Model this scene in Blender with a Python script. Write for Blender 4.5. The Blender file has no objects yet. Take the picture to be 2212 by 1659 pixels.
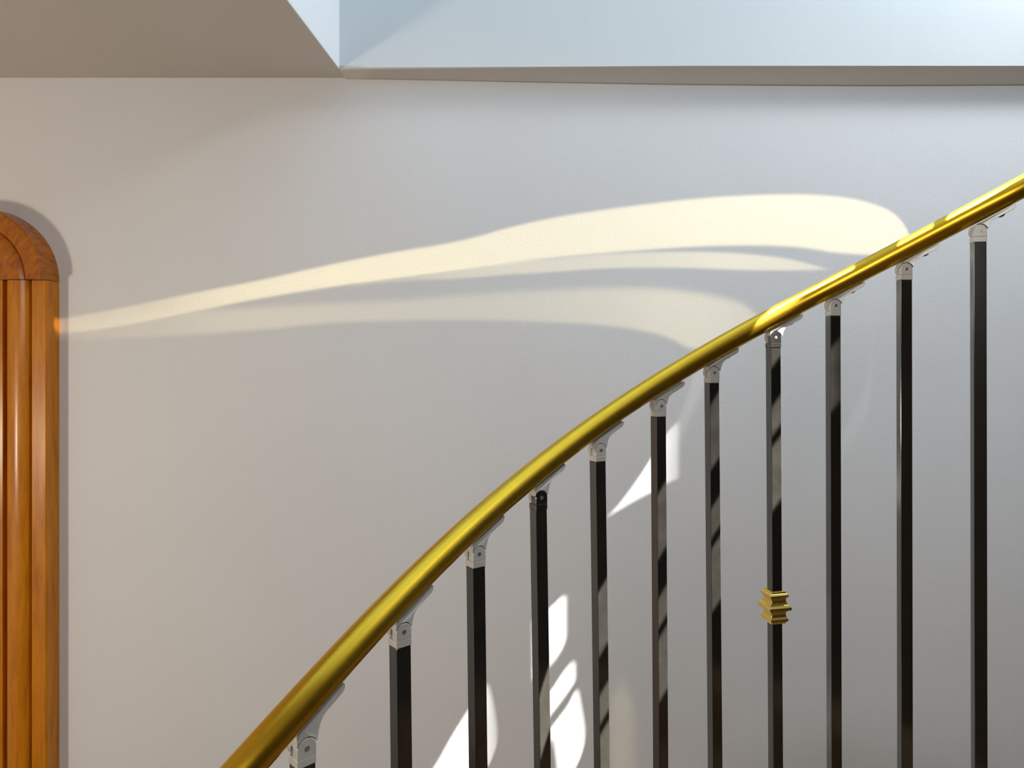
import bpy, bmesh, math
import numpy as np
from mathutils import Vector, Matrix

SC = bpy.context.scene
COL = SC.collection

# ------------------------------------------------------------------ camera, world, lights
F = 1500.0                     # focal length in pixels of the 2212 x 1659 frame
CX, CY = 1210.0, 780.0         # principal point (eye level is y=780)
YW = 2.0                       # the plaster wall stands 2 m from the eye
ZF = -2.2                      # floor below eye level

cam_d = bpy.data.cameras.new('camera')
cam = bpy.data.objects.new('camera', cam_d)
COL.objects.link(cam)
cam.location = (0, 0, 0)
cam.rotation_euler = (math.radians(90), 0, 0)
cam_d.sensor_fit = 'HORIZONTAL'
cam_d.sensor_width = 36.0
cam_d.lens = 36.0 * F / 2212.0
cam_d.shift_x = (1106.0 - CX) / 2212.0
cam_d.shift_y = (CY - 829.5) / 2212.0
cam_d.clip_start = 0.02
SC.camera = cam

SC.view_settings.view_transform = 'Standard'
SC.view_settings.look = 'None'
SC.view_settings.gamma = 1.0
SC.view_settings.use_curve_mapping = False
SC.view_settings.exposure = 0.0
SC.cycles.caustics_reflective = False
SC.cycles.caustics_refractive = False
SC.cycles.max_bounces = 10
SC.cycles.diffuse_bounces = 6

w = bpy.data.worlds.new('World'); SC.world = w
w.use_nodes = True
bg = w.node_tree.nodes['Background']
bg.inputs[0].default_value = (0.50, 0.74, 1.0, 1)
bg.inputs[1].default_value = 1.15


def area_light(name, loc, target, sx, sy, power, color, spread=180):
    d = bpy.data.lights.new(name, 'AREA')
    d.shape = 'RECTANGLE'; d.size = sx; d.size_y = sy
    d.energy = power; d.color = color; d.spread = math.radians(spread)
    o = bpy.data.objects.new(name, d); COL.objects.link(o)
    o.location = loc
    o.rotation_euler = (Vector(target) - Vector(loc)).to_track_quat('-Z', 'Y').to_euler()
    return o


# daylight from the glazing on the right side of the roof shaft (gives the slanting shade line)
area_light('shaft_glazing', (1.75, 1.35, 1.95), (0.3, 2.0, 0.3), 0.40, 0.40, 29, (0.93, 0.98, 1.0))
# window in the left wall, lower than the eye
area_light('left_window', (-2.55, 0.0, -0.42), (0.0, 1.9, -0.2), 0.22, 0.30, 22, (1.0, 0.87, 0.68))
# added broad fill lamp behind the camera, no actual opening there
area_light('hall_fill', (-0.6, -1.9, 0.55), (0.2, 1.6, -0.1), 2.2, 0.5, 28, (1.0, 0.975, 0.94))
# sky over the shaft
area_light('roof_light', (0.9, 1.15, 2.2), (0.9, 1.2, 0.0), 2.4, 1.2, 6.5, (0.68, 0.90, 1.0))


# ---- added point lamps with drawn patterns, standing in for sun and brass reflections
class Beam:
    """A small lamp; bands are given on an upright plane y=plane as top/bottom
    curves (x -> height), all in units of that plane's metres."""

    def __init__(self, name, loc, plane, power, color, radius, xr):
        self.L = loc; self.plane = plane; self.xr = xr
        d = bpy.data.lights.new(name, 'POINT')
        d.energy = power; d.color = color; d.shadow_soft_size = radius
        d.use_nodes = True
        self.o = bpy.data.objects.new(name, d); COL.objects.link(self.o)
        self.o.location = loc
        nt = d.node_tree; self.nt = nt
        nt.nodes.clear()
        self.out = nt.nodes.new('ShaderNodeOutputLight')
        self.em = nt.nodes.new('ShaderNodeEmission')
        self.em.inputs[0].default_value = (1, 1, 1, 1)
        nt.links.new(self.em.outputs[0], self.out.inputs[0])
        g = nt.nodes.new('ShaderNodeNewGeometry')
        s = nt.nodes.new('ShaderNodeSeparateXYZ')
        nt.links.new(g.outputs['Incoming'], s.inputs[0])
        h = plane - loc[1]
        dy = self.m('MAXIMUM', s.outputs[1], 0.02)
        k = self.m('DIVIDE', h, dy)
        self.X = self.m('ADD', self.m('MULTIPLY', s.outputs[0], k), loc[0])
        self.Z = self.m('ADD', self.m('MULTIPLY', s.outputs[2], k), loc[2])
        self.fwd = self.m('GREATER_THAN', s.outputs[1], 0.021)
        self.comp = self.m('POWER', dy, -3.0)
        self.U = self.m('DIVIDE', self.m('SUBTRACT', self.X, xr[0]), xr[1] - xr[0])
        self.acc = None

    def m(self, op, a, b=None, c=None):
        n = self.nt.nodes.new('ShaderNodeMath'); n.operation = op
        for i, v in enumerate((a, b, c)):
            if v is None: continue
            if isinstance(v, (int, float)): n.inputs[i].default_value = float(v)
            else: self.nt.links.new(v, n.inputs[i])
        return n.outputs[0]

    def smooth(self, v, a, b):
        n = self.nt.nodes.new('ShaderNodeMapRange'); n.interpolation_type = 'SMOOTHSTEP'
        self.nt.links.new(v, n.inputs[0])
        for i, q in ((1, a), (2, b), (3, 0.0), (4, 1.0)):
            n.inputs[i].default_value = q
        return n.outputs[0]

    def curve(self, pts, lo, hi):
        """float curve of plane x (metres) -> value in [lo, hi]"""
        n = self.nt.nodes.new('ShaderNodeFloatCurve')
        self.nt.links.new(self.U, n.inputs['Value'])
        c = n.mapping.curves[0]
        x0, x1 = self.xr
        P = sorted(((x - x0) / (x1 - x0), (y - lo) / (hi - lo)) for x, y in pts)
        while len(c.points) < len(P): c.points.new(0.5, 0.5)
        for i, (a, b) in enumerate(P):
            c.points[i].location = (min(1, max(0, a)), min(1, max(0, b)))
            c.points[i].handle_type = 'AUTO_CLAMPED'
        n.mapping.use_clip = False
        n.mapping.update()
        return self.m('MULTIPLY_ADD', n.outputs[0], hi - lo, lo)

    def band(self, top, bot, x0, x1, gain, soft_t=0.01, soft_b=0.01, soft_x=0.01, lo=-1.6, hi=1.2):
        zt = self.curve(top, lo, hi); zb = self.curve(bot, lo, hi)
        a = self.smooth(self.m('SUBTRACT', zt, self.Z), -soft_t / 2, soft_t / 2)
        b = self.smooth(self.m('SUBTRACT', self.Z, zb), -soft_b / 2, soft_b / 2)
        c = self.smooth(self.m('SUBTRACT', self.X, x0), -soft_x / 2, soft_x / 2)
        e = self.smooth(self.m('SUBTRACT', x1, self.X), -soft_x / 2, soft_x / 2)
        v = self.m('MULTIPLY', self.m('MULTIPLY', a, b), self.m('MULTIPLY', c, e))
        if isinstance(gain, (int, float)): v = self.m('MULTIPLY', v, gain)
        else: v = self.m('MULTIPLY', v, self.curve(gain, 0.0, 3.0))
        self.acc = v if self.acc is None else self.m('ADD', self.acc, v)

    def finish(self):
        v = self.m('MULTIPLY', self.m('MULTIPLY', self.acc, self.comp), self.fwd)
        self.nt.links.new(v, self.em.inputs[1])


def wx(u): return (u - CX) * YW / F        # reading of the photograph on the wall plane
def wz(v): return (CY - v) * YW / F
def wp(pts): return [(wx(u), wz(v)) for u, v in pts]
def wg(pts): return [(wx(u), g) for u, g in pts]


# 1. added lamp patterned like the sunlit brass's reflection: three long flames, soft glow
B = Beam('glint_gobo', (1.15, 1.38, 0.62), YW, 8.0, (1.0, 0.84, 0.43), 0.004, (-1.7, 1.4))
B.band(wp([(100, 694), (150, 686), (280, 662), (400, 637), (560, 606), (700, 575), (830, 549), (1000, 519), (1100, 492),
           (1200, 470), (1300, 454), (1400, 441), (1500, 430), (1600, 423), (1700, 420), (1800, 424), (1880, 439),
           (1930, 461), (1955, 488), (1968, 520), (1990, 600)]),
       wp([(100, 720), (150, 718), (280, 700), (400, 676), (560, 645), (700, 622), (830, 603), (1000, 580), (1100, 567),
           (1200, 556), (1300, 547), (1400, 539), (1500, 533), (1600, 530), (1700, 532), (1750, 537), (1800, 545),
           (1900, 552), (1990, 560)]),
       wx(60), wx(1990), wg([(100, .45), (300, .60), (560, 1.15), (900, 1.3), (1300, 1.3), (1500, 1.4), (1700, 1.45), (1960, 1.4)]),
       .014, .014, .02)
B.band(wp([(700, 615), (850, 596), (1000, 577), (1100, 566), (1200, 559), (1300, 550), (1400, 545), (1500, 544),
           (1600, 548), (1700, 559), (1750, 571), (1785, 580)]),
       wp([(700, 630), (850, 609), (1000, 601), (1100, 593), (1200, 587), (1300, 580), (1400, 578), (1500, 579),
           (1600, 583), (1700, 584), (1785, 582)]),
       wx(760), wx(1790), wg([(700, .05), (850, .35), (1000, .6), (1400, .8), (1600, 1.0), (1790, .9)]), .012, .012, .06)
B.band(wp([(200, 700), (350, 678), (560, 664), (800, 652), (900, 646), (1000, 638), (1200, 627), (1350, 622), (1450, 627),
           (1550, 641), (1610, 660), (1640, 690), (1660, 760)]),
       wp([(100, 735), (200, 732), (350, 726), (560, 712), (700, 699), (800, 694), (1000, 691), (1200, 696), (1300, 702), (1400, 717),
           (1450, 732), (1490, 752), (1520, 754), (1560, 738), (1610, 712), (1660, 692)]),
       wx(60), wx(1655), wg([(100, .08), (350, .26), (560, .42), (800, .40), (1000, .40), (1300, .55), (1500, .75), (1640, .62)]),
       .034, .02, .05)
B.band(wp([(1290, 1560), (1325, 1500), (1345, 1478), (1365, 1510), (1400, 1570)]), wp([(1290, 2100), (1345, 2100), (1400, 2100)]),
       wx(1318), wx(1370), .22, .10, .05, .045, lo=-2.0)
B.finish()

# 2. added lamp shaped to draw white slanting sun patches low on the wall
S = Beam('wall_patch_gobo', (1.05, 1.42, 1.25), YW, 17.0, (1.0, 1.0, 0.93), 0.003, (-0.6, 0.9))
S.band(wp([(1310, 1118), (1330, 1097), (1380, 1030), (1420, 968), (1450, 925), (1480, 905)]),
       wp([(1310, 1118), (1330, 1106), (1380, 1077), (1420, 1056), (1440, 1044), (1480, 1030)]),
       wx(1312), wx(1466), wg([(1310, 1.0), (1420, 1.0), (1440, .62), (1470, .28)]), .016, .008, .02)
S.band(wp([(1145, 1340), (1190, 1310), (1218, 1288), (1230, 1290)]),
       wp([(1145, 1470), (1190, 1437), (1215, 1402), (1230, 1365)]),
       wx(1150), wx(1224), 1.0, .006, .02, .012)
S.band(wp([(1160, 1530), (1190, 1490), (1225, 1440), (1238, 1430), (1250, 1440)]),
       wp([(1160, 1582), (1193, 1542), (1225, 1499), (1250, 1462)]),
       wx(1165), wx(1244), 1.0, .010, .012, .008)
S.band(wp([(1160, 1608), (1193, 1567), (1225, 1524), (1247, 1492), (1256, 1525), (1266, 1585)]),
       wp([(1160, 1640), (1193, 1600), (1208, 1680), (1235, 1668), (1255, 1634), (1266, 1590)]),
       wx(1168), wx(1264), 1.0, .010, .010, .010)
S.band(wp([(915, 1690), (940, 1652), (980, 1582), (1012, 1532), (1040, 1492), (1052, 1482), (1062, 1506), (1070, 1548), (1077, 1600)]),
       wp([(915, 1720), (940, 1720), (1050, 1660), (1062, 1640), (1080, 1580)]),
       wx(920), wx(1074), wg([(920, 1.0), (1020, 1.0), (1060, .55), (1080, .4)]), .018, .010, .016)
# faint long streaks
S.band(wp([(1430, 960), (1480, 870), (1510, 780), (1540, 740)]),
       wp([(1430, 1000), (1470, 950), (1510, 860), (1540, 800)]),
       wx(1440), wx(1530), .07, .06, .06, .06)
S.band(wp([(1800, 960), (1850, 880), (1900, 760), (1930, 660)]),
       wp([(1800, 1010), (1850, 940), (1900, 840), (1930, 740)]),
       wx(1800), wx(1930), .035, .05, .05, .06)
S.finish()


# ------------------------------------------------------------------ materials
def mat(name):
    m = bpy.data.materials.new(name); m.use_nodes = True
    nt = m.node_tree
    return m, nt, nt.nodes['Principled BSDF']


def noise(nt, scale, detail=4, rough=.55, coord='Object', vec_scale=None, dist=0, rot=0):
    tc = nt.nodes.new('ShaderNodeTexCoord')
    mp = nt.nodes.new('ShaderNodeMapping')
    if rot:
        m0 = nt.nodes.new('ShaderNodeMapping'); m0.inputs['Rotation'].default_value = (0, rot, 0)
        nt.links.new(tc.outputs[coord], m0.inputs[0])
    if vec_scale: mp.inputs['Scale'].default_value = vec_scale
    nt.links.new(m0.outputs[0] if rot else tc.outputs[coord], mp.inputs[0])
    n = nt.nodes.new('ShaderNodeTexNoise')
    n.inputs['Scale'].default_value = scale; n.inputs['Detail'].default_value = detail
    n.inputs['Roughness'].default_value = rough; n.inputs['Distortion'].default_value = dist
    nt.links.new(mp.outputs[0], n.inputs['Vector'])
    return n.outputs[0]


def ramp(nt, fac, stops):
    r = nt.nodes.new('ShaderNodeValToRGB')
    e = r.color_ramp.elements
    while len(e) < len(stops): e.new(0.5)
    for i, (p, c) in enumerate(stops):
        e[i].position = p; e[i].color = (*c, 1)
    nt.links.new(fac, r.inputs[0])
    return r.outputs[0]


def bump(nt, b, h, strength, dist):
    n = nt.nodes.new('ShaderNodeBump')
    n.inputs['Strength'].default_value = strength; n.inputs['Distance'].default_value = dist
    nt.links.new(h, n.inputs['Height'])
    nt.links.new(n.outputs[0], b.inputs['Normal'])
    return n


def plaster(name, c0, c1, strength=.35):
    m, nt, b = mat(name)
    n = noise(nt, 1.3, 3)
    nt.links.new(ramp(nt, n, [(.3, c0), (.7, c1)]), b.inputs['Base Color'])
    b.inputs['Roughness'].default_value = .75
    b.inputs['Specular IOR Level'].default_value = .2
    f = noise(nt, 150, 3, .6); g = noise(nt, 7, 2, .5)
    mx = nt.nodes.new('ShaderNodeMath'); mx.operation = 'MULTIPLY_ADD'
    nt.links.new(g, mx.inputs[0]); mx.inputs[1].default_value = 2.2; nt.links.new(f, mx.inputs[2])
    bump(nt, b, mx.outputs[0], strength, .0014)
    return m


M_WALL = plaster('wall_plaster', (.68, .675, .685), (.72, .71, .715))
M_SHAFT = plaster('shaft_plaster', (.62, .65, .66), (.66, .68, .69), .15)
M_SHAFTL = plaster('brightened_plaster', (.86, .87, .88), (.88, .88, .89), .15)  # brightness of the lit shaft side put into a paler colour
M_CEIL = plaster('ceiling_plaster', (.60, .56, .52), (.63, .59, .55), .2)
M_FRONT = plaster('hall_far_plaster', (.22, .165, .11), (.25, .19, .13), .2)  # warm tone picked to put a warm reflection into the brass
M_HALL = plaster('hall_plaster', (.10, .09, .078), (.13, .115, .10), .2)  # shade put into the colour, so baluster fronts reflect black

m, nt, b = mat('floor_wood')
nt.links.new(ramp(nt, noise(nt, 3, 4, vec_scale=(1, 8, 1)), [(.3, (.20, .12, .06)), (.7, (.29, .18, .09))]), b.inputs['Base Color'])
b.inputs['Roughness'].default_value = .4
M_FLOOR = m

m, nt, b = mat('brass')
n = noise(nt, 26, 5, .6, vec_scale=(1, 1, 1))
nt.links.new(ramp(nt, n, [(.22, (.50, .30, .020)), (.36, (.68, .405, .028)), (.80, (.76, .455, .036))]), b.inputs['Base Color'])
b.inputs['Metallic'].default_value = 1
n2 = noise(nt, 22, 2, .5)
mr = nt.nodes.new('ShaderNodeMapRange'); nt.links.new(n2, mr.inputs[0])
mr.inputs[3].default_value = .27; mr.inputs[4].default_value = .36
nt.links.new(mr.outputs[0], b.inputs['Roughness'])
bump(nt, b, noise(nt, 420, 2), .05, .0004)
M_BRASS = m

m, nt, b = mat('collar_brass')
b.inputs['Base Color'].default_value = (.80, .56, .14, 1)
b.inputs['Metallic'].default_value = 1; b.inputs['Roughness'].default_value = .28
M_COLLAR = m

m, nt, b = mat('black_gloss_paint')
nt.links.new(ramp(nt, noise(nt, 40, 4), [(.3, (.008, .0075, .0065)), (.8, (.014, .013, .011))]), b.inputs['Base Color'])
b.inputs['Roughness'].default_value = .16
b.inputs['IOR'].default_value = 1.92
bump(nt, b, noise(nt, 300, 2), .05, .0004)
M_BLACK = m

m, nt, b = mat('silver_paint')
nt.links.new(ramp(nt, noise(nt, 90, 3), [(.3, (.58, .56, .52)), (.8, (.64, .62, .58))]), b.inputs['Base Color'])
b.inputs['Metallic'].default_value = .25
b.inputs['Roughness'].default_value = .38
M_SILVER = m

m, nt, b = mat('steel_rivet')
b.inputs['Base Color'].default_value = (.72, .70, .67, 1)
b.inputs['Metallic'].default_value = .9; b.inputs['Roughness'].default_value = .2
M_STEEL = m

m, nt, b = mat('brown_screw')
b.inputs['Base Color'].default_value = (.16, .12, .09, 1)
b.inputs['Metallic'].default_value = .6; b.inputs['Roughness'].default_value = .4
M_SCREW = m


def wood(name, a, bb, c, vs, rough=.22, rot=0):
    m, nt, b = mat(name)
    n = noise(nt, 9, 6, .62, vec_scale=vs, dist=.4, rot=rot)
    nt.links.new(ramp(nt, n, [(.25, a), (.5, bb), (.78, c)]), b.inputs['Base Color'])
    b.inputs['Roughness'].default_value = .45
    b.inputs['Coat Weight'].default_value = .5
    b.inputs['Specular IOR Level'].default_value = .2
    b.inputs['Coat Roughness'].default_value = rough
    bump(nt, b, noise(nt, 14, 4, vec_scale=vs), .25, .001)
    return m


M_WOOD = wood('varnished_pine', (.34, .09, .001), (.50, .165, .001), (.60, .22, .002), (7, 7, .7))
M_WOODC = wood('varnished_end_grain', (.17, .035, .001), (.36, .10, .001), (.48, .16, .002), (11, 3, 2.4), .2, rot=-.6)


# ------------------------------------------------------------------ mesh helpers
def obj(name, verts, faces, m, parent=None, smooth=False, bevel=0, loc=None, rz=0, seg=2, angle=30):
    me = bpy.data.meshes.new(name)
    me.from_pydata([tuple(v) for v in verts], [], faces)
    bm = bmesh.new(); bm.from_mesh(me)
    bmesh.ops.recalc_face_normals(bm, faces=bm.faces)
    bm.to_mesh(me); bm.free()
    o = bpy.data.objects.new(name, me); COL.objects.link(o)
    me.materials.append(m)
    if smooth:
        for p in me.polygons: p.use_smooth = True
    if parent: o.parent = parent
    if loc: o.location = loc
    o.rotation_euler.z = rz
    if bevel:
        md = o.modifiers.new('bevel', 'BEVEL'); md.width = bevel; md.segments = seg
        md.limit_method = 'ANGLE'; md.angle_limit = math.radians(angle)
        md.harden_normals = False
    return o


def struct(o):
    o['kind'] = 'structure'
    return o


def box(x0, x1, y0, y1, z0, z1):
    v = [(x, y, z) for x in (x0, x1) for y in (y0, y1) for z in (z0, z1)]
    f = [(0, 1, 3, 2), (4, 6, 7, 5), (0, 4, 5, 1), (2, 3, 7, 6), (0, 2, 6, 4), (1, 5, 7, 3)]
    return v, f


def merge(*parts):
    V, Fc = [], []
    for v, f in parts:
        k = len(V); V += list(v); Fc += [tuple(i + k for i in q) for q in f]
    return V, Fc


def prism(poly, y0, y1, n=1):
    """extrude a (x,z) polygon from y0 to y1"""
    N = len(poly)
    V = [(x, y0, z) for x, z in poly] + [(x, y1, z) for x, z in poly]
    Fc = [tuple(range(N)), tuple(range(2 * N - 1, N - 1, -1))]
    Fc += [(i, (i + 1) % N, N + (i + 1) % N, N + i) for i in range(N)]
    return V, Fc


def cyl(cx, cz, r, y0, y1, n=28):
    return prism([(cx + r * math.cos(2 * math.pi * i / n), cz + r * math.sin(2 * math.pi * i / n)) for i in range(n)], y0, y1)


def empty(name, loc, rz=0):
    o = bpy.data.objects.new(name, None); COL.objects.link(o)
    o.location = loc; o.rotation_euler = (0, 0, rz); o.empty_display_size = .05
    return o


# ------------------------------------------------------------------ the room
ZC = 0.816                      # ceiling above the eye
XO, YO = -0.618, 1.943          # left and back edges of the roof opening
XR, YB = 2.75, 0.30
ZT = 2.30
struct(obj('wall_back', *box(-3.0, 3.3, YW, YW + .15, ZF, ZC + .05), M_WALL))
struct(obj('wall_left', *merge(box(-3.15, -3.0, -2.6, 2.15, ZF, ZC + .05)), M_SHAFTL))  # pale colour brightens its reflection in the balusters
struct(obj('wall_right', *box(3.3, 3.45, -2.6, 2.15, ZF, ZC + .05), M_HALL))
struct(obj('wall_front', *box(-3.15, 3.45, -2.75, -2.6, ZF, ZC + .05), M_FRONT))
struct(obj('floor', *box(-3.15, 3.45, -2.75, 2.15, ZF - .1, ZF), M_FLOOR))
struct(obj('ceiling', *merge(box(-3.0, XO, -2.6, YW, ZC, ZC + .004),
                             box(XO, 3.3, -2.6, YB, ZC, ZC + .004),
                             box(XR, 3.3, YB, YW, ZC, ZC + .004)), M_CEIL))
# narrow strip of ceiling between the opening and the wall, sagging to the right
xs = np.linspace(XO, XR, 40)
V, Fc = [], []
K = 9
for x in xs:
    u = CX + x * F / YW
    tt = min(1, max(0, (x - XO) / 1.1))
    tt = tt * tt * (3 - 2 * tt)
    zf = ZC + .010 * min(1, (x - XO) / 1.0)
    zw = ZC - .004 - .021 * tt + .0015 * math.sin(x * 5.1)
    for k in range(K):
        s = k / (K - 1)
        y = YO + (YW - YO + .002) * s
        V.append((x, y, zf + (zw - zf) * (s ** 1.6)))
    V.append((x, YW + .002, ZC + .0115)); V.append((x, YO, ZC + .0115))
n = K + 2
for i in range(len(xs) - 1):
    for k in range(n):
        a, b_ = i * n + k, i * n + (k + 1) % n
        Fc.append((a, b_, b_ + n, a + n))
Fc.append(tuple(range(n))); Fc.append(tuple((len(xs) - 1) * n + k for k in range(n)))
struct(obj('trim_1', V, Fc, M_CEIL, smooth=True, bevel=0))
for p in bpy.data.objects['trim_1'].data.polygons[-2:]: p.use_smooth = False
# roof shaft
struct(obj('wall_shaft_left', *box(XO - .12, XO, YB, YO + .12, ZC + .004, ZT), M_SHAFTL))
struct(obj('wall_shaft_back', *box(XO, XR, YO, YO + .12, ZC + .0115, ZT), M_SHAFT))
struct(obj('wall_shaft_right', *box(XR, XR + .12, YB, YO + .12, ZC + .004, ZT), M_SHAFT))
struct(obj('wall_shaft_front', *box(XO - .12, XR + .12, YB - .12, YB, ZC + .004, ZT), M_SHAFT))

# ------------------------------------------------------------------ door casing at the left
XE = (128 - CX) * YW / F         # outer edge of the casing on the wall
CXC, CZC, RC = XE - .2065, (CY - 609) * YW / F, .2065


def casing_profile(dd):
    P = [(0, 0), (0, .047 + dd), (.003, .050 + dd), (.0400, .050 + dd), (.0425, .048 + dd), (.0435, .036 + dd), (.0460, .036 + dd)]
    for i in range(13):
        a = math.pi * i / 12
        P.append((.0815 - .0345 * math.cos(a), .038 + dd + .022 * math.sin(a)))
    P += [(.1175, .036 + dd), (.1205, .036 + dd), (.1215, .052 + dd), (.150, .054 + dd), (.155, .050 + dd), (.155, 0)]
    return P


def casing_corner_profile():
    d = .070
    P = [(0, 0), (0, d - .003), (.003, d), (.044, d), (.048, d - .004), (.050, d - .011)]
    for i in range(9):
        a = math.pi * i / 8
        P.append((.078 - .026 * math.cos(a), d - .012 + .010 * math.sin(a)))
    P += [(.106, d - .013), (.1215, d - .016), (.150, d - .012), (.155, d - .016), (.155, 0)]
    return P


def sweep(profile, stations):
    """stations: (cx, cz, nx, nz): point of the outer edge and inward direction"""
    V, Fc = [], []; N = len(profile)
    for px, pz, nx, nz in stations:
        for wv, dv in profile: V.append((px + nx * wv, YW - dv, pz + nz * wv))
    for i in range(len(stations) - 1):
        for k in range(N):
            a, b_ = i * N + k, i * N + (k + 1) % N
            Fc.append((a, b_, b_ + N, a + N))
    Fc.append(tuple(range(N))); Fc.append(tuple((len(stations) - 1) * N + k for k in range(N)))
    return V, Fc


door = empty('door_1', (0, 0, 0)); struct(door)
P = casing_profile(0)
o = obj('casing_upright', *sweep(P, [(XE, CZC - .0012, -1, 0), (XE, ZF, -1, 0)]), M_WOOD, door, smooth=True)
mo = o.modifiers.new('es', 'EDGE_SPLIT'); mo.split_angle = math.radians(32)
st = []
for i in range(41):
    a = math.pi / 2 * i / 40
    st.append((CXC + RC * math.cos(a), CZC + RC * math.sin(a), -math.cos(a), -math.sin(a)))
o = obj('casing_corner', *sweep(casing_corner_profile(), st), M_WOODC, door, smooth=True)
mo = o.modifiers.new('es', 'EDGE_SPLIT'); mo.split_angle = math.radians(32)
o = obj('casing_head', *sweep(P, [(CXC, CZC + RC, 0, -1), (CXC - .95, CZC + RC, 0, -1)]), M_WOOD, door, smooth=True)
mo = o.modifiers.new('es', 'EDGE_SPLIT'); mo.split_angle = math.radians(32)
obj('door_panel', *box(CXC - .95, XE - .14, YW - .02, YW, ZF, CZC + RC - .14), M_WALL, door)

# ------------------------------------------------------------------ balusters: data
SZ = .0182
cpx = [643, 857, 1022, 1158, 1287.5, 1419, 1533, 1665.5, 1793.5, 1945, 2102.5]   # near-left corner
pin = [(663, 1617), (873.5, 1365), (1035, 1197), (1170, 1075.5), (1297, 972.5), (1427, 877), (1543, 805),
       (1676, 729), (1805, 659.5), (1959, 581), (2121, 498)]
thd = [47, 43, 38.5, 33.5, 32, 28, 19, 13.5, 6, -4, -14]
yrel = [.575, .675, .77, .848, .912, .965, 1.0, 1.01, 1.0, .97, .925]
lean = [.012, .012, .013, .016, .014, .007, .009, .006, .003, .002, .002]
capb = [22, 22, 20.5, 19.5, 17.5, 17, 16, 16.5, 16, 16.5, 17]                    # px->mm set below
Y = [1.10 * r for r in yrel]
N = len(cpx)
bars = []
for i in range(N):
    th = math.radians(thd[i]); c, s = math.cos(th), math.sin(th)
    C0 = Vector(((cpx[i] - CX) / F * Y[i], Y[i], 0))
    fc = C0 + Vector((c, s, 0)) * SZ / 2                 # middle of the front face
    zp = (CY - pin[i][1]) / F * fc.y
    ctr = fc + Vector((-s, c, 0)) * SZ / 2
    bars.append(dict(th=th, c=ctr, zp=zp, fc=fc))

# plan of the rail: depth as a smooth function of the bearing x/y
tb = np.array([b_['c'].x / b_['c'].y for b_ in bars]); yb = np.array([b_['c'].y for b_ in bars])
pY = np.polyfit(tb, yb, 5)
ru = np.array([528, 640, 750, 900, 1050, 1125, 1200, 1350, 1500, 1650, 1800, 1931, 2062, 2212])
rv = np.array([1659, 1532, 1411, 1252, 1109.5, 1046, 984.5, 872.5, 781.7, 698.3, 616, 548, 482.7, 401])
pV = np.polyfit((ru - CX) / 700, rv, 6)


def rail_pt(u):
    t = (u - CX) / F
    y = np.polyval(pY, t); v = np.polyval(pV, (u - CX) / 700)
    return Vector((t * y, y, (CY - v) / F * y))


pts = [rail_pt(u) for u in np.linspace(500, 2225, 240)]


def extend(p0, p1, n, turn):
    """continue the line p0->p1, turning a little each step (plan view)"""
    out = []; d = (p1 - p0); step = .012; d = d.normalized() * step; p = p1.copy()
    for k in range(n):
        d = Matrix.Rotation(turn, 3, 'Z') @ d
        p = p + d; out.append(p.copy())
    return out


pts = list(reversed(extend(pts[6], pts[0], 36, .010))) + pts + extend(pts[-7], pts[-1], 40, -.014)
# resample evenly
P3 = np.array([tuple(p) for p in pts])
sl = np.concatenate([[0], np.cumsum(np.linalg.norm(np.diff(P3, axis=0), axis=1))])
ss = np.arange(0, sl[-1], .006)
P3 = np.stack([np.interp(ss, sl, P3[:, k]) for k in range(3)], 1)
for _ in range(6): P3[1:-1] = (P3[:-2] + 2 * P3[1:-1] + P3[2:]) / 4


def tube(P, r, n=56):
    V, Fc = [], []
    T = np.gradient(P, axis=0); T /= np.linalg.norm(T, axis=1)[:, None]
    for p, t in zip(P, T):
        t = Vector(t); side = Vector((0, 0, 1)).cross(t).normalized(); up = t.cross(side)
        for k in range(n):
            a = 2 * math.pi * k / n
            V.append(Vector(p) + side * (r * math.cos(a)) + up * (r * math.sin(a)))
    for i in range(len(P) - 1):
        for k in range(n):
            Fc.append((i * n + k, i * n + (k + 1) % n, (i + 1) * n + (k + 1) % n, (i + 1) * n + k))
    Fc.append(tuple(range(n))); Fc.append(tuple((len(P) - 1) * n + k for k in range(n)))
    return V, Fc


RR = .0160
rail = obj('handrail', *tube(P3, RR), M_BRASS, smooth=True)
rail['label'] = 'round polished brass handrail curving up from lower left to upper right over the balusters'
rail['category'] = 'handrail'

# ------------------------------------------------------------------ stair under the balusters (below the frame)
CEN = Vector((.28, .33, 0))
V, Fc = [], []
tops = []
for k in range(0, N, 2):
    a = bars[k]['c']; b_ = bars[min(k + 2, N - 1)]['c'] if k + 2 < N else bars[k]['c'] + (bars[k]['c'] - bars[k - 1]['c'])
    prev = bars[k - 1]['c'] if k else a + (a - bars[1]['c'])
    nxt = bars[k + 1]['c'] if k + 1 < N else b_
    e0 = (a + prev) / 2
    e1 = (bars[k + 1]['c'] + bars[k + 2]['c']) / 2 if k + 2 < N else b_
    top = bars[k]['zp'] - .87
    tops.append(top)
    o0 = CEN + (e0 - CEN) * 1.07; o1 = CEN + (e1 - CEN) * 1.07
    i0 = CEN + (e0 - CEN) * .12; i1 = CEN + (e1 - CEN) * .12
    kk = len(V)
    for p in (o0, o1, i1, i0): V.append((p.x, p.y, ZF))
    for p in (o0, o1, i1, i0): V.append((p.x, p.y, top))
    Fc += [(kk, kk + 1, kk + 2, kk + 3), (kk + 4, kk + 5, kk + 6, kk + 7)] + \
          [(kk + q, kk + (q + 1) % 4, kk + 4 + (q + 1) % 4, kk + 4 + q) for q in range(4)]
struct(obj('staircase', V, Fc, M_FLOOR))

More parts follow.
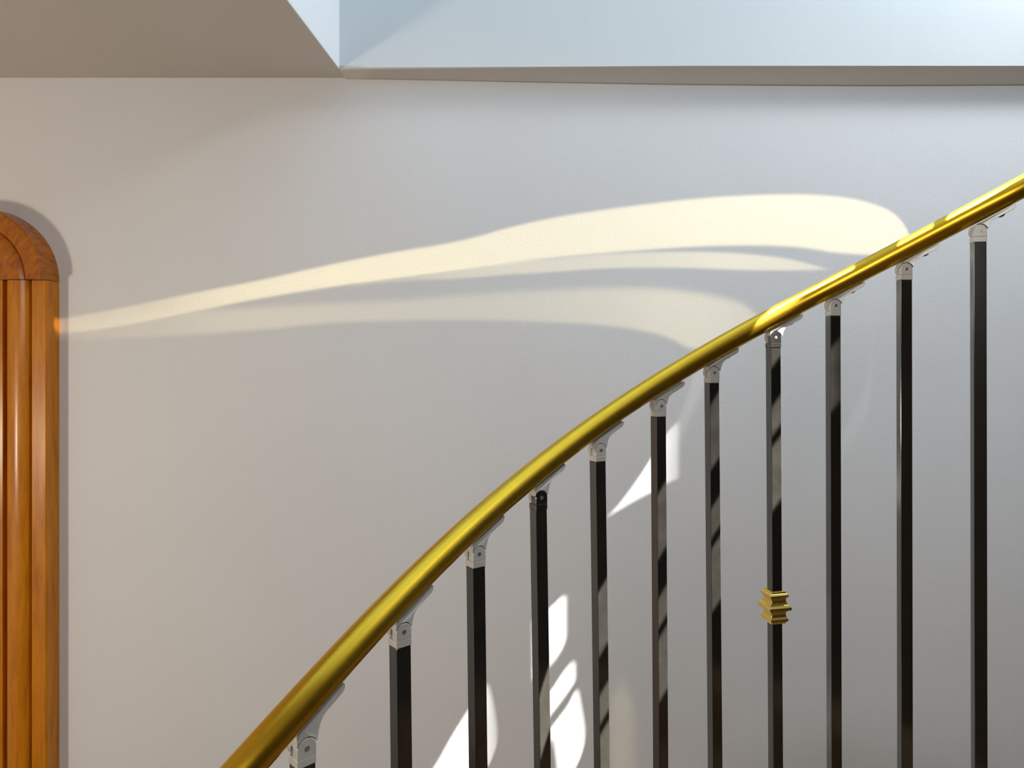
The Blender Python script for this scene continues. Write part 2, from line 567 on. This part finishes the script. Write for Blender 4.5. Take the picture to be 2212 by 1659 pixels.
# ------------------------------------------------------------------ balusters
LABELS = [
    'silver capped baluster at the lowest end of the handrail, cut off by the photo bottom',
    'black square baluster with a silver cap, second up from the bottom end of the handrail',
    'silver capped black baluster rising between the two halves of the lowest left sun patch',
    'black baluster whose pivot cap is black too, left of three white sun patches',
    'silver capped black baluster immediately right of the one with the plain black cap',
    'black baluster crossing the pointed white sun patch just below the handrail',
    'silver capped striped baluster immediately left of the one with the brass collar',
    'black baluster with a moulded brass collar and a dark pivot cap',
    'silver capped baluster immediately right of the one with the brass collar',
    'dark silver capped baluster between the rightmost one and the one beside the collar',
    'rightmost black baluster, tallest in view, with a silver cap near the right edge',
]


def arc(cx, cz, r, a0, a1, n):
    return [(cx + r * math.cos(math.radians(a0 + (a1 - a0) * i / n)), cz + r * math.sin(math.radians(a0 + (a1 - a0) * i / n))) for i in range(n + 1)]


def rail_near(p):
    d = (P3[:, 0] - p.x) ** 2 + (P3[:, 1] - p.y) ** 2
    j = int(np.argmin(d)); j = min(max(j, 3), len(P3) - 4)
    t = P3[j + 3] - P3[j - 3]
    return P3[j], t / np.linalg.norm(t)


H = SZ / 2
for i, bd in enumerate(bars):
    th = bd['th']
    dark = i in (3, 7)
    top = tops[i // 2]
    L = bd['zp'] - top                                    # pin height above the tread
    root = empty('baluster', (bd['c'].x, bd['c'].y, top), th)
    root['label'] = LABELS[i]; root['category'] = 'baluster'; root['group'] = 'square black balusters under the brass handrail'
    zc = L - .0165                                        # bottom of the cap
    # bar, with the very slight lean seen in the photo
    v, f = box(-H + .0005, H - .0005, -H + .0005, H - .0005, 0, zc)
    dxl = lean[i] * zc * math.cos(th); dyl = -lean[i] * zc * math.sin(th)
    v = [(x + (dxl if z < .01 else 0), y + (dyl if z < .01 else 0), z) for x, y, z in v]
    obj('bar', v, f, M_BLACK, root, bevel=.0009, seg=3)
    # cap: square sleeve with a round-headed cheek on the front half
    cm = M_BLACK if dark else M_SILVER
    cheek = [(-H, L - .0085), (H, L - .0085), (H, L)] + arc(0, L, H, 6, 174, 22) + [(-H, L)]
    cv = merge(box(-H, H, -H, H, zc, L - .0085), prism(cheek, -H, .001))
    cap = obj('cap', *cv, cm, root, bevel=.0007, seg=2, angle=40)
    if dark: cap['label'] = 'black cap'
    rv_ = merge(cyl(0, L, .0026, -H - .0004, -H + .001, 24))
    obj('rivet', *rv_, M_STEEL, cap, bevel=.0003)
    rv2 = cyl(0, L, .0012, -H - .0007, -H + .001, 16)
    # saddle bracket: rear cheek, concave shoulder and long wing under the rail
    rp, rt = rail_near(bd['c'])
    hz = math.hypot(rt[0], rt[1]); msl = rt[2] / hz; al = math.atan(msl)
    dl = math.atan2(rt[1], rt[0]) - th; dl = max(-.3, min(.3, dl)); msl /= math.cos(dl); al = math.atan(msl)
    tdl = math.tan(dl)
    under = rp[2] - RR / math.cos(math.atan(rt[2] / hz))                     # rail underside above the bar centre
    h = under - bd['zp']                                  # gap pin -> underside
    z0 = L
    cth, sth = math.cos(th), math.sin(th)
    near = P3[np.hypot(P3[:, 0] - bd['c'].x, P3[:, 1] - bd['c'].y) < .12]

    def topz(s_):
        best = z0 + h + msl * s_
        for yy in (-H, -H / 2, 0, H / 2, H):
            y_ = yy + tdl * max(0, s_ - .004)
            wx_ = bd['c'].x + s_ * cth - y_ * sth; wy_ = bd['c'].y + s_ * sth + y_ * cth
            q_ = (RR + .0001) ** 2 - (near[:, 0] - wx_) ** 2 - (near[:, 1] - wy_) ** 2
            ok = q_ > 0
            if ok.any(): best = min(best, float((near[ok, 2] - np.sqrt(q_[ok])).min()) - top)
        return best - .0006
    Rg = H + .0012                                        # gap round the cheek
    Lw = .049 * math.cos(al)
    tk = .0056 / math.cos(al)
    shoulder = []
    p0 = (Rg + .0006, z0 + .0030); p3 = (Lw * .51, topz(Lw * .51) - tk)
    for q in range(1, 12):
        t = q / 12
        c1 = (p0[0] + .0025, p0[1] + .013); c2 = (p3[0] - .007, p3[1] - .007 * msl - .0005)
        shoulder.append(tuple((1 - t) ** 3 * p0[k] + 3 * (1 - t) ** 2 * t * c1[k] + 3 * (1 - t) * t * t * c2[k] + t ** 3 * p3[k] for k in (0, 1)))
    tip = Lw
    wing_end = [(tip - .003, topz(tip - .003) - tk), (tip - .0008, topz(tip - .0008) - tk * .72), (tip, topz(tip) - tk * .4), (tip - .0003, topz(tip) )]
    hl = h - .0002
    # where the gap arc meets the rail line on the left
    a_end = 180
    for aa in range(20, 181, 2):
        x_, z_ = Rg * math.cos(math.radians(aa)), Rg * math.sin(math.radians(aa))
        if aa > 90 and z0 + z_ > topz(x_) - .0015: a_end = aa; break
    else:
        a_end = 165
    arcp = arc(0, z0, Rg, a_end, 17, 26)
    left_up = [(arcp[0][0] - .0004, topz(arcp[0][0] - .0004) - .0002)] if topz(arcp[0][0]) - arcp[0][1] < .004 else \
              [(arcp[0][0] + .0010, min(topz(arcp[0][0] + .001), arcp[0][1] + .006)), (arcp[0][0] + .004, topz(arcp[0][0] + .004))]
    sxx = left_up[-1][0]
    crest = [(q, topz(q)) for q in np.linspace(tip - .004, sxx + .003, 9)]
    poly = arcp + [p0] + shoulder + [p3] + wing_end + crest + list(reversed(left_up))
    tongue = [(H - .0005, z0 - .001)] + arc(0, z0, H + .0012, -40, -140, 10) + []
    rear = arc(0, z0, H + .0014, 0, 200, 26)
    # rear cheek: a disc that bulges beyond the bar on the left, joined to the shoulder
    disc = [(H + .0006) * 1.0, 0]
    rear = arc(0, z0, H + .0016, -30, 330 - .01, 40)[:-1]
    zlow = z0 - .0083
    rear = [(x, min(max(z, zlow), topz(x))) for x, z in rear]
    neck = [(-H - .001, z0 + .001), (H + .001, z0 + .001)] + [(q, topz(q)) for q in np.linspace(H + .0006, -H * .9, 7)]
    sv = merge(prism(poly, -H + .0004, H - .0004), prism(rear, .0018, H - .0004), prism(neck, .0018, H - .0006))
    sv = ([(x, y + tdl * max(0, x - .004), z) for x, y, z in sv[0]], sv[1])
    sad = obj('saddle_bracket', *sv, M_SILVER, root, bevel=.0005, seg=2, angle=40)
    if dark: sad['label'] = 'silver bracket'
    # screw head below the wing
    sx = Lw * .66; sz = topz(sx) - tk
    SV, SF = [], []
    for a in range(6):
        ph = math.pi / 2 * a / 5
        for k in range(20):
            q = 2 * math.pi * k / 20
            lx, ly, lz = .0048 * math.cos(ph) * math.cos(q), .0048 * math.cos(ph) * math.sin(q), -.0026 * math.sin(ph) + .0003
            SV.append((sx + lx * math.cos(al) - lz * math.sin(al), ly - .001 + tdl * (sx - .004), sz + lx * math.sin(al) + lz * math.cos(al)))
    for a in range(5):
        for k in range(20):
            SF.append((a * 20 + k, a * 20 + (k + 1) % 20, (a + 1) * 20 + (k + 1) % 20, (a + 1) * 20 + k))
    SF.append(tuple(range(20)))
    obj('screw', SV, SF, M_SCREW, sad, smooth=True)
    if i == 7:
        # moulded brass knuckle round the bar
        zc0 = L - ((1312 - 729) / F * bd['fc'].y)
        prof = [(-26, 10), (-26, 12.3), (-24, 12.8), (-23.2, 13), (-22.2, 14.6), (-20, 15.8), (-18, 15.6), (-15, 13.6), (-11, 12.6), (-7.5, 13.2),
                (-5, 15.6), (-3.6, 18.6), (-1.6, 19.6), (1.2, 19.4), (4.2, 17.2), (5.0, 15.2), (8, 13.6), (11.5, 12.7), (14.5, 13.2), (16.5, 14.6),
                (18, 16.2), (20.2, 16.2), (22.2, 14.6), (22.8, 13.4), (24.5, 13), (26, 12.2), (26, 10)]
        V, Fc = [], []
        for z, r in prof:
            for sx_, sy_ in ((-1, -1), (1, -1), (1, 1), (-1, 1)):
                V.append((sx_ * r * .001, sy_ * r * .001, zc0 + z * .001))
        for a in range(len(prof) - 1):
            for k in range(4):
                Fc.append((a * 4 + k, a * 4 + (k + 1) % 4, (a + 1) * 4 + (k + 1) % 4, (a + 1) * 4 + k))
        Fc.append((0, 1, 2, 3)); Fc.append(tuple((len(prof) - 1) * 4 + k for k in range(4)))
        off = lean[i] * (L - zc0)
        col = obj('collar', V, Fc, M_COLLAR, root, bevel=.0004, angle=50, loc=(off, 0, 0))
        col['label'] = 'moulded brass collar'

# ---- 3. added lamps, patterned to draw sun on the rail and stripes on the balusters
LS = (.95, .56, 1.80)
PL = 1.05
Q = Beam('baluster_stripe_gobo', LS, PL, 44.0, (1.0, .96, .90), .002, (-.6, 1.3))


def to_plane(p):
    k = (PL - LS[1]) / (p.y - LS[1])
    return (LS[0] + (p.x - LS[0]) * k, LS[2] + (p.z - LS[2]) * k)


def stripe(sv):
    out = []
    for i in range(2, 10):
        b_ = bars[i]; x = pin[i][0]
        v = sv - 1.67 * (x - 1297)
        p = Vector((b_['fc'].x, b_['fc'].y, (CY - v) / F * b_['fc'].y))
        out.append(to_plane(p))
    return sorted(out)


def rail_x(u):
    return to_plane(rail_pt(u) + Vector((0, 0, RR)))[0]


st = {k: stripe(k) for k in (1272, 1412, 1500, 1562, 1588, 1724)}
xa = to_plane(Vector((bars[3]['fc'].x - .02, bars[3]['fc'].y, -.3)))[0]
xb = to_plane(Vector((bars[8]['fc'].x + .02, bars[8]['fc'].y, -.1)))[0]
xc = to_plane(Vector((bars[7]['fc'].x + .02, bars[7]['fc'].y, -.1)))[0]
fade = [(to_plane(bars[i]['fc'] + Vector((0, 0, -.2)))[0], g) for i, g in ((3, .55), (4, .6), (5, .65), (6, .75), (7, 1.15), (8, .45))]
for a, b_, g in ((1272, 1412, .85), (1500, 1562, 1.0), (1588, 1724, 1.1)):
    lo_, hi_ = -2.2, 1.8
    Q.band(st[a], st[b_], xa, xc if a < 1588 else xb, [(x, q * g * 2.4) for x, q in fade], .010, .010, .03, lo=lo_, hi=hi_)
Q.finish()
# added lamp, patterned to light three stretches of the rail
LS = (-.02, .56, 1.80)
Q = Beam('handrail_gobo', LS, PL, 44.0, (1.0, .95, .86), .002, (-.6, 1.3))
rl = sorted(to_plane(rail_pt(u)) for u in np.linspace(1500, 2225, 10))
for u0, u1, g in ((1664, 1850, 1.0), (1948, 2022, 1.2), (2055, 2300, 1.5)):
    Q.band([(x, z + .10) for x, z in rl], [(x, z - .024) for x, z in rl], rail_x(u0), rail_x(min(u1, 2224)) + (.3 if u1 > 2224 else 0), 5 * g / 5, .02, .01, .006, lo=-2.2, hi=1.8)
Q.finish()
